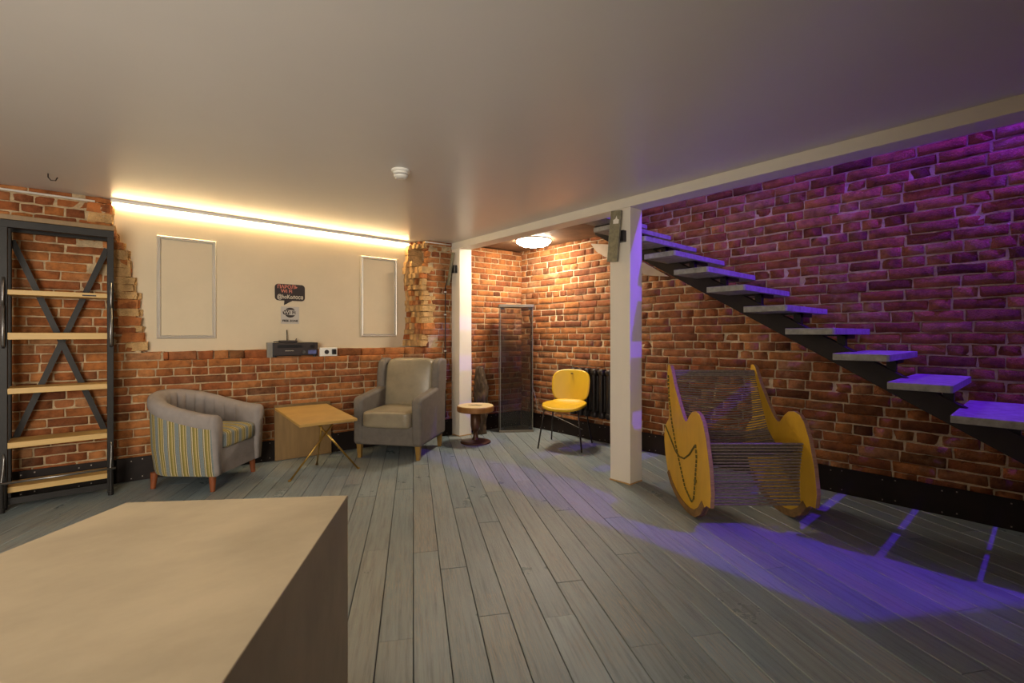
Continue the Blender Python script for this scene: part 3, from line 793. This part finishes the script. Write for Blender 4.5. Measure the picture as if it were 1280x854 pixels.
# front panel and underside
bm = B(); box(bm, (-.25, YF+.002, .125), (.25, YF+.08, .335)); obj('front_panel', bm, M['fabric'], t, bevel=.012, seg=3)
bm = B(); pts = []
for i in range(0, 41):
    x, y, nx, ny, s = path(i/40); pts.append((x-nx*.05, y-ny*.05))
prism(bm, pts, 'z', .127, .20); obj('base_panel', bm, M['fabric'], t)
# striped seat cushion (D shape)
bm = B()
def dshape(p):
    if p.y > 0: p.x *= math.sqrt(max(0, 1-(p.y/.36)**2))*.85+.15
    return p
cushion(bm, (0, -.065, .395), (.515, .58, .15), e=7, n=22, puff=.22, fn=dshape)
uvl = bm.loops.layers.uv.new('UVMap')
for f in bm.faces:
    for l in f.loops: l[uvl].uv = (l.vert.co.x/.098+.2, 0)
obj('seat_cushion', bm, M['stripes'], t, smooth=True)
for (x, y) in ((-.275, -.285), (.275, -.285), (-.22, .25), (.22, .25)):
    bm = B(); sx = 1 if x > 0 else -1; sy = 1 if y > 0 else -1
    tube(bm, [(x, y, .13), (x+sx*.008, y+sy*.008, 0)], .029, 16, .018); obj('leg', bm, M['brownleg'], t, smooth=False)

# ------------------------------------------------------------------ leaning board
bm = B(); box(bm, (-.27, -.022, 0), (.27, 0, .545))
R = Matrix.Rotation(-math.radians(5), 4, 'X')
for v in bm.verts: v.co = R @ v.co
o = obj('leaning_board', bm, M['board'], bevel=.002); o.location = (1.55, 5.025, .003); o.rotation_euler = (0, 0, -.0757)
tag(o, 'plain brown wooden board leaning on the brick wall behind the brass-legged table', 'board')

# ------------------------------------------------------------------ table
cs = [onz(374.3, 531.5, .50), onz(447, 523, .505), onz(408.7, 504.5, .57), onz(343.4, 510, .565)]
cen = sum(cs, Vector())/4
t = thing('side_table', 'low tan wooden table on three crossed brass legs', 'table', (cen.x, cen.y, 0))
bm = B(); top = [bm.verts.new(c-Vector((cen.x, cen.y, 0))) for c in cs]; lo = [bm.verts.new(v.co-Vector((0, 0, .024))) for v in top]
bm.faces.new(top); bm.faces.new(lo[::-1])
for i in range(4): bm.faces.new((lo[i], lo[(i+1) % 4], top[(i+1) % 4], top[i]))
bmesh.ops.recalc_face_normals(bm, faces=bm.faces[:])
obj('tabletop', bm, M['tabletop'], t, bevel=.005)
cc = Vector((cen.x, cen.y, 0))
fa, fb, fc = onz(362, 602), onz(448, 586), onz(396, 581)
def under(px, py, z): return onz(px, py, z)
ta = Vector((cen.x+.09, cen.y+.02, .506)); tb = Vector((cen.x-.09, cen.y-.02, .498)); tc_ = Vector((cen.x-.03, cen.y+.06, .508))
# tops chosen along the legs' sight lines, under the board
def on_sight(px, py, near):
    r = ray(px, py); k = (near.z-H)/r.z; return Vector((0, 0, H))+r*k
ta = on_sight(415, 532, Vector((0, 0, .488))) ; tb = on_sight(399, 533, Vector((0, 0, .484)))
def lift(p, base, f):   # move the leg top along its sight line so it lies under the board's middle
    o_ = Vector((0, 0, H)); d = p-o_; return o_+d*f
for foot, (px, py), zt_ in ((fa, (416, 530), .508), (fb, (398, 531), .505), (fc, (402, 533), .500)):
    r = ray(px, py); dd = (cen.xy.dot(Vector((S_, C_))))-.10
    top_ = Vector((0, 0, H)) + r*dd
    top_.z = min(top_.z, .505)
    bm = B(); tube(bm, [foot-cc, top_-cc+Vector((0, 0, 0)), ], .0085, 12); lathe(bm, [(.014, 0), (.012, .012)], foot.x-cc.x, foot.y-cc.y, 14)
    obj('leg', bm, M['brass'], t, smooth=True)
bm = B(); dd = (cen.xy.dot(Vector((S_, C_))))-.10
a = Vector((0, 0, H))+ray(396, 531)*dd-cc; b = Vector((0, 0, H))+ray(420, 529)*dd-cc
box(bm, (min(a.x, b.x), (a.y+b.y)/2-.03, .496), (max(a.x, b.x), (a.y+b.y)/2+.03, .514)); obj('leg_plate', bm, M['brass'], t)

# ------------------------------------------------------------------ wing chair
t = thing('wing_armchair', 'grey leather wing armchair with olive wooden legs', 'armchair', (2.415, 4.575, 0), math.radians(-52.0))
AW = .105; HW = .365; YF, YB = -.36, .36
bm = B(); prism(bm, [(YF+.01, .14), (YB-.01, .14), (YB-.01, .42), (YF+.01, .34)], 'x', -HW+.01, HW-.01); obj('base_frame', bm, M['velour'], t, bevel=.02, seg=3)
for s in (-1, 1):
    xa, xb = (-HW, -HW+AW) if s < 0 else (HW-AW, HW)
    prof = [(YF, .145), (YF-.004, .50), (YF-.012, .575), (YF+.0, .605), (YF+.03, .622), (YF+.10, .63), (.10, .672), (.17, .69), (.20, .72), (YB+.03, .72), (YB+.01, .145)]
    bm = B(); prism(bm, prof, 'x', xa, xb); obj('armrest', bm, M['velour'], t, bevel=.034, seg=4)
    xa, xb = (-HW-.002, -HW+.092) if s < 0 else (HW-.092, HW+.002)
    wing = [(.135, .60), (.13, .70), (.14, .84), (.165, .93), (.20, .975), (.25, .99), (YB+.055, .985), (YB+.07, .95), (YB+.035, .60)]
    bm = B(); prism(bm, wing, 'x', xa, xb); obj('wing', bm, M['velour'], t, bevel=.034, seg=4)
def backf(p):
    p.y += (p.z+.3)*.13 ; return p
bm = B(); cushion(bm, (0, .235, .69), (.56, .15, .60), e=6, n=18, fn=lambda p: Vector((p.x, p.y+p.z*.14-(.03*(1-(p.x/.28)**2)*(1-(p.z/.3)**2) if p.y < 0 else 0), p.z)))
obj('back_cushion', bm, M['leather'], t, smooth=True)
bm = B(); prism(bm, [(.26, .3), (.30, .96), (YB+.055, .97), (YB-.0, .2), (.2, .2)], 'x', -HW+.08, HW-.08); obj('back_frame', bm, M['velour'], t, bevel=.02, seg=3)
bm = B(); cushion(bm, (0, -.10, .40), (.52, .60, .17), e=9, n=20, puff=.10); obj('seat_cushion', bm, M['leather'], t, smooth=True)
for (x, y) in ((-HW+.05, YF+.05), (HW-.05, YF+.05), (-HW+.05, YB-.05), (HW-.05, YB-.05)):
    bm = B(); a, b = .026, .017
    lo = [bm.verts.new((x+sx*b, y+sy*b, 0)) for sx, sy in ((-1, -1), (1, -1), (1, 1), (-1, 1))]
    hi = [bm.verts.new((x+sx*a, y+sy*a, .145)) for sx, sy in ((-1, -1), (1, -1), (1, 1), (-1, 1))]
    bm.faces.new(lo[::-1]); bm.faces.new(hi)
    for i in range(4): bm.faces.new((lo[i], lo[(i+1) % 4], hi[(i+1) % 4], hi[i]))
    obj('leg', bm, M['oliveleg'], t, bevel=.002)

# ------------------------------------------------------------------ stool
t = thing('pedestal_stool', 'small round log-slice stool on a turned pedestal', 'stool', (3.265, 4.395, 0))
bm = B(); lathe(bm, [(.205, .362), (.214, .375), (.214, .420), (.208, .428)], n=48, wob=.012); obj('seat_rim', bm, M['bark'], t, smooth=False)
bm = B(); lathe(bm, [(.207, .4275), (.204, .432)], n=48, wob=.012); sd = obj('seat_top', bm, M['log'], t)
bm = B(); prism(bm, [(-.09, .02), (-.03, -.03), (0, -.01), (.05, -.035), (.08, 0), (.04, .0), (.01, .03), (-.03, .01)], 'z', .4322, .4345)
for v in bm.verts: v.co = Matrix.Rotation(-TH, 4, 'Z') @ v.co
obj('dark_knot', bm, M['sign_blk'], sd)
bm = B(); lathe(bm, [(.06, .365), (.058, .20), (.05, .15), (.026, .13), (.026, .09), (.034, .05), (.05, .035)], n=32); obj('stem', bm, M['bronze'], t, smooth=True)
bm = B(); lathe(bm, [(.172, 0), (.178, .008), (.172, .016), (.12, .028), (.05, .040)], n=48); obj('foot_disc', bm, M['bronze'], t, smooth=True)

# ------------------------------------------------------------------ driftwood stump
bm = B(); rg = random.Random(2)
n, rows = 48, []
for i in range(60):
    z = .84*i/59; ring = []
    for k in range(n):
        a = 2*PI*k/n; q = Vector((math.cos(a)*1.2, math.sin(a)*1.2, z*4))
        r = .078 + .02*noise.noise(q*1.3) + .018*noise.noise(q*4) + .010*abs(noise.noise(Vector((a*6, z*3+math.sin(a*3), 0))))
        r *= 1-.45*max(0, (z-.55)/.29)**2
        tw = a + z*.8
        ring.append(bm.verts.new((r*math.cos(tw)+.012*math.sin(z*6), r*math.sin(tw)+.01*math.cos(z*5), z*(1+.04*noise.noise(Vector((a, 0, 0)))*(z > .7)))))
    rows.append(ring)
for i in range(59):
    for k in range(n): bm.faces.new((rows[i][k], rows[i][(k+1) % n], rows[i+1][(k+1) % n], rows[i+1][k]))
bm.faces.new(rows[0][::-1]); bm.faces.new(rows[-1])
o = obj('driftwood_log', bm, M['drift'], smooth=True); o.location = (3.603, 4.755, 0)
tag(o, 'rough dark driftwood log standing between the far column and glass case', 'log')

# ------------------------------------------------------------------ glass display case
a, b = Vector((3.824, 4.627)), Vector((4.174, 4.388)); mid = (a+b)/2; ang = math.atan2(b.y-a.y, b.x-a.x)
t = thing('glass_display_case', 'tall narrow empty glass display case in the brick corner', 'display case', (mid.x, mid.y, 0), ang)
w, d, h = .212, .16, 1.64
bm = B(); box(bm, (-w-.01, -.01, 0), (w+.01, d+.01, .028)); obj('base', bm, M['case_frame'], t, bevel=.002)
bm = B(); box(bm, (-w-.012, -.01, h-.035), (w+.012, d+.01, h)); obj('top_rail', bm, M['case_frame'], t, bevel=.002)
for (x0, x1, y0, y1) in ((-w+.006, w-.006, 0, .006), (-w+.006, w-.006, d-.006, d), (-w, -w+.006, 0, d), (w-.006, w, 0, d)):
    bm = B(); box(bm, (x0, y0, .028), (x1, y1, h-.035)); obj('glass_pane', bm, M['glass'], t)
for x in (-w+.003, w-.003):
    for y in (-.004, d+.002):
        bm = B(); box(bm, (x-.005, y-.002, .028), (x+.005, y+.002, h-.035)); obj('corner_strip', bm, M['case_frame'], t)
for x in (-w+.03, w-.03):
    for z in (.045, h-.055):
        bm = B(); box(bm, (x-.025, -.008, z-.012), (x+.025, -.0005, z+.012)); obj('hinge_clip', bm, M['black'], t)

# ------------------------------------------------------------------ yellow chair
t = thing('yellow_chair', 'yellow moulded chair with thin dark metal legs by the radiator', 'chair', (3.93, 3.595, 0), math.radians(-63.5))
def shell(bm, fn, nu=24, nv=24, th=.012):
    g = []; g2 = []
    for i in range(nu+1):
        for lst, side in ((g, 0), (g2, 1)):
            lst.append([None]*(nv+1))
        for j in range(nv+1):
            u, v = -1+2*i/nu, -1+2*j/nv
            # square -> rounded square
            mx_ = max(abs(u), abs(v)); k = mx_/((abs(u)**3.3+abs(v)**3.3)**(1/3.3)) if mx_ > 1e-6 else 1
            U_ = u*k; V_ = v*k
            p, nrm = fn(U_, V_); g[i][j] = bm.verts.new(p+nrm*th/2); g2[i][j] = bm.verts.new(p-nrm*th/2)
    for i in range(nu):
        for j in range(nv):
            bm.faces.new((g[i][j], g[i+1][j], g[i+1][j+1], g[i][j+1])); bm.faces.new((g2[i][j+1], g2[i+1][j+1], g2[i+1][j], g2[i][j]))
    br = [(i, 0) for i in range(nu)]+[(nu, j) for j in range(nv)]+[(i, nv) for i in range(nu, 0, -1)]+[(0, j) for j in range(nv, 0, -1)]
    for q in range(len(br)):
        (i, j), (a, b) = br[q], br[(q+1) % len(br)]
        bm.faces.new((g[a][b], g[i][j], g2[i][j], g2[a][b]))
    bmesh.ops.recalc_face_normals(bm, faces=bm.faces[:])
def seatf(u, v):
    x = u*.235*(1-.05*(v > 0)*v); y = -.03+v*.225
    z = .455 + .018*u*u - .022*max(0, -v)**3 + .045*max(0, v-.55)**2*4 - .01*(1-u*u)*(1-v*v)
    return Vector((x, y, z)), Vector((0, 0, 1))
def backf2(u, v):
    z = .655+v*.185; x = u*.225*(1+.04*v)
    y = .215 + (z-.47)*.22 - .035*u*u*1.2
    return Vector((x, y, z)), Vector((0, -.97, .2))
bm = B(); shell(bm, seatf, th=.028); obj('seat', bm, M['yellow'], t, smooth=True)
bm = B(); shell(bm, backf2, th=.022); obj('backrest', bm, M['yellow'], t, smooth=True)
bm = B(); prism(bm, [(.05*math.cos(a)*.25, .795+.05*math.sin(a)*.12) for a in [2*PI*i/14 for i in range(14)]], 'y', .255, .275); 
obj('back_slot', bm, M['sign_blk'], t)
for sx in (-.08, .08):
    bm = B(); tube(bm, [(sx, .17, .445), (sx, .235, .47), (sx, .265, .58)], .011, 8); obj('back_support', bm, M['dark_rod'], t, smooth=True)
for (sx, sy) in ((-1, -1), (1, -1), (-1, 1), (1, 1)):
    bm = B(); tube(bm, [(sx*.10, sy*.06-.02, .430), (sx*.185, sy*.15-.02, .425), (sx*.195, sy*.17-.02, .40), (sx*.245, sy*.245, 0.002)], .0085, 10)
    obj('leg', bm, M['dark_rod'], t, smooth=True)

# ------------------------------------------------------------------ radiator
t = thing('cast_iron_radiator', 'dark cast iron column radiator on brick behind the yellow chair', 'radiator', (4.335, 3.47, .28))
NS = 8
for i in range(NS):
    y = -.40+i*.107
    bm = B()
    for dx in (-.032, .032):
        cushion(bm, (dx, y, .29), (.046, .050, .52), e=3.2, n=8)
    cushion(bm, (0, y, .535), (.115, .088, .085), e=3, n=8); cushion(bm, (0, y, .045), (.115, .088, .085), e=3, n=8)
    sec = obj('radiator_section', bm, M['radiator'], t, smooth=True)
for z in (.045, .535):
    bm = B(); tube(bm, [(0, -.46, z), (0, .41, z)], .02, 12); obj('connecting_pipe', bm, M['radiator'], t, smooth=True)
for y, z in ((-.3, .1), (.2, .1), (-.3, .46), (.2, .46)):
    bm = B(); box(bm, (.03, y, z), (.07, y+.015, z+.02)); obj('wall_bracket', bm, M['radiator'], t)

# ------------------------------------------------------------------ rocking chair (frame: X = across, Y = depth away from the camera)
t = thing('rope_rocking_chair', 'yellow plywood rocking chair strung with grey-brown rope', 'rocking chair', (0, 0, 0), -TH)
# local axes: x = camera right, y = depth; put the empty at the chair's foot
XC, YC = 1.59, 3.35
t.location = (S_*YC + C_*XC, C_*YC - S_*XC, 0)
prof = [(3.74, 1.012), (3.71, 1.018), (3.675, 1.0), (3.60, .875), (3.49, .740), (3.405, .652), (3.365, .630), (3.335, .638), (3.29, .685), (3.235, .722), (3.17, .735), (3.11, .722),
        (3.06, .68), (3.01, .585), (2.955, .414), (2.93, .25), (2.945, .16), (3.0, .155), (3.03, .135), (3.09, .065), (3.17, .018), (3.26, .001), (3.36, .001), (3.46, .014), (3.56, .042), (3.66, .09), (3.74, .155),
        (3.80, .28), (3.83, .40), (3.82, .50), (3.775, .545), (3.725, .585), (3.715, .63), (3.74, .80), (3.755, .93)]
prof = [(y-YC, z) for y, z in prof]
XL, XRR, PT = -.35, .31, .028
for nm, xa in (('left', XL), ('right', XRR)):
    bm = B(); prism(bm, prof, 'x', xa, xa+PT)
    for f in bm.faces:
        if abs(f.normal.x) < .5: f.material_index = 1
    o = obj('side_panel', bm, mats=[M['yellow_ply'], M['ply_edge']], parent=t, bevel=.004)
    # rocker rim: darker wooden band around the bottom edge
    rim = [(y, z) for y, z in prof if z < .16 and y > 3.0-YC]
    rim_o = [(y, z) for y, z in rim]
    cyy, czz = 3.4-YC, .45
    rim_i = [(y+(cyy-y)*.10, z+(czz-z)*.10) for y, z in rim]
    bm = B(); pts = rim_o + rim_i[::-1]; prism(bm, pts, 'x', xa-.006, xa+PT+.006); obj('rocker_rim', bm, M['rocker'], t)
    xo = xa-.003 if nm == 'left' else xa+PT+.003
    # lacing cord through holes
    loops = [[(3.72, .93), (3.70, .75), (3.64, .58), (3.55, .42), (3.45, .28), (3.36, .16), (3.24, .10), (3.20, .13), (3.17, .30), (3.15, .42), (3.17, .52)],
             [(3.80, .52), (3.76, .50), (3.66, .44), (3.55, .37), (3.47, .35), (3.38, .36), (3.27, .42), (3.18, .50)]]
    bm = B()
    for L in loops:
        for (p, q) in zip(L, L[1:]):
            a = Vector((xo, p[0]-YC, p[1])); b = Vector((xo, q[0]-YC, q[1])); n_ = max(1, int((b-a).length/.03))
            for i in range(n_):
                c0 = a+(b-a)*(i/n_); c1 = a+(b-a)*((i+.72)/n_) if L is loops[0] else a+(b-a)*((i+1)/n_)
                tube(bm, [c0, c1], .0065, 6)
    if nm == 'left': cushion(bm, (xo-.004, 3.165-YC, .265), (.016, .03, .03), e=2, n=6)
    obj('lacing_cord', bm, M['lace'], t, smooth=True)
def strands(name, pts_fn, n, r=.0062, sag=.0):
    bm = B()
    for i in range(n):
        y, z, sg, rr = pts_fn(i/(n-1)); jz = random.uniform(-.0015, .0015)
        P = []
        for k in range(13):
            u = k/12; x = XL+PT + (XRR-XL-PT)*u
            s = sg*4*u*(1-u)
            P.append((x, y+s*.5+jz, z-s+jz))
        tube(bm, P, rr, 6, cap=False)
    return obj(name, bm, M['rope'], t, smooth=True)
def backfn(u):
    y = 3.69 - .20*u**1.1; z = .965 - .42*u
    return y-YC, z, .0+.05*u, (.010 if u < .08 else .0058)
strands('backrest_rope', backfn, 28)
def seatfn(u):
    return 3.49-.40*u-YC, .545-.02*u-.10*math.sin(PI*u), .045*math.sin(PI*min(1, u+.15)), .0078
strands('seat_rope', seatfn, 30)
def frontfn(u):
    return 3.07+.03*u-YC+.02*math.sin(PI*u), .535-.405*u, 0.0, .0080
strands('front_rope', frontfn, 20)

# ------------------------------------------------------------------ light
def area(loc, rot, size, col, power, sy=None):
    l = bpy.data.lights.new('area', 'AREA'); l.size = size; l.energy = power; l.color = col
    if sy: l.shape = 'RECTANGLE'; l.size_y = sy
    o = bpy.data.objects.new('area_light', l); C.objects.link(o); o.location = loc; o.rotation_euler = rot; return o
ld = Vector((.42, .90, .03)).to_track_quat('-Z', 'Y').to_euler()
a_ = area((-2.1, -.2, 1.3), ld, 2.6, (1, .91, .78), 124, 1.9); a_.data.spread = math.radians(115)
area((-1.2, 2.1, 2.36), (0, 0, 0), .45, (1, .86, .68), 13)
area((-1.2, -2.8, 1.4), (PI/2, 0, 0), 2.2, (1, .9, .8), 7, 2.0)
pl = bpy.data.lights.new('violet_spot', 'POINT'); pl.energy = 470; pl.color = (.13, .012, 1.0); pl.shadow_soft_size = .02
po = bpy.data.objects.new('violet_spot', pl); C.objects.link(po); po.location = (4.17, -.63, 3.95)
area((3.9, 2.2, 4.25), (0, 0, 0), .6, (1, .88, .78), 10)
w = bpy.data.worlds.new('world'); bpy.context.scene.world = w; w.use_nodes = True
w.node_tree.nodes['Background'].inputs[0].default_value = (.02, .02, .03, 1); w.node_tree.nodes['Background'].inputs[1].default_value = .3
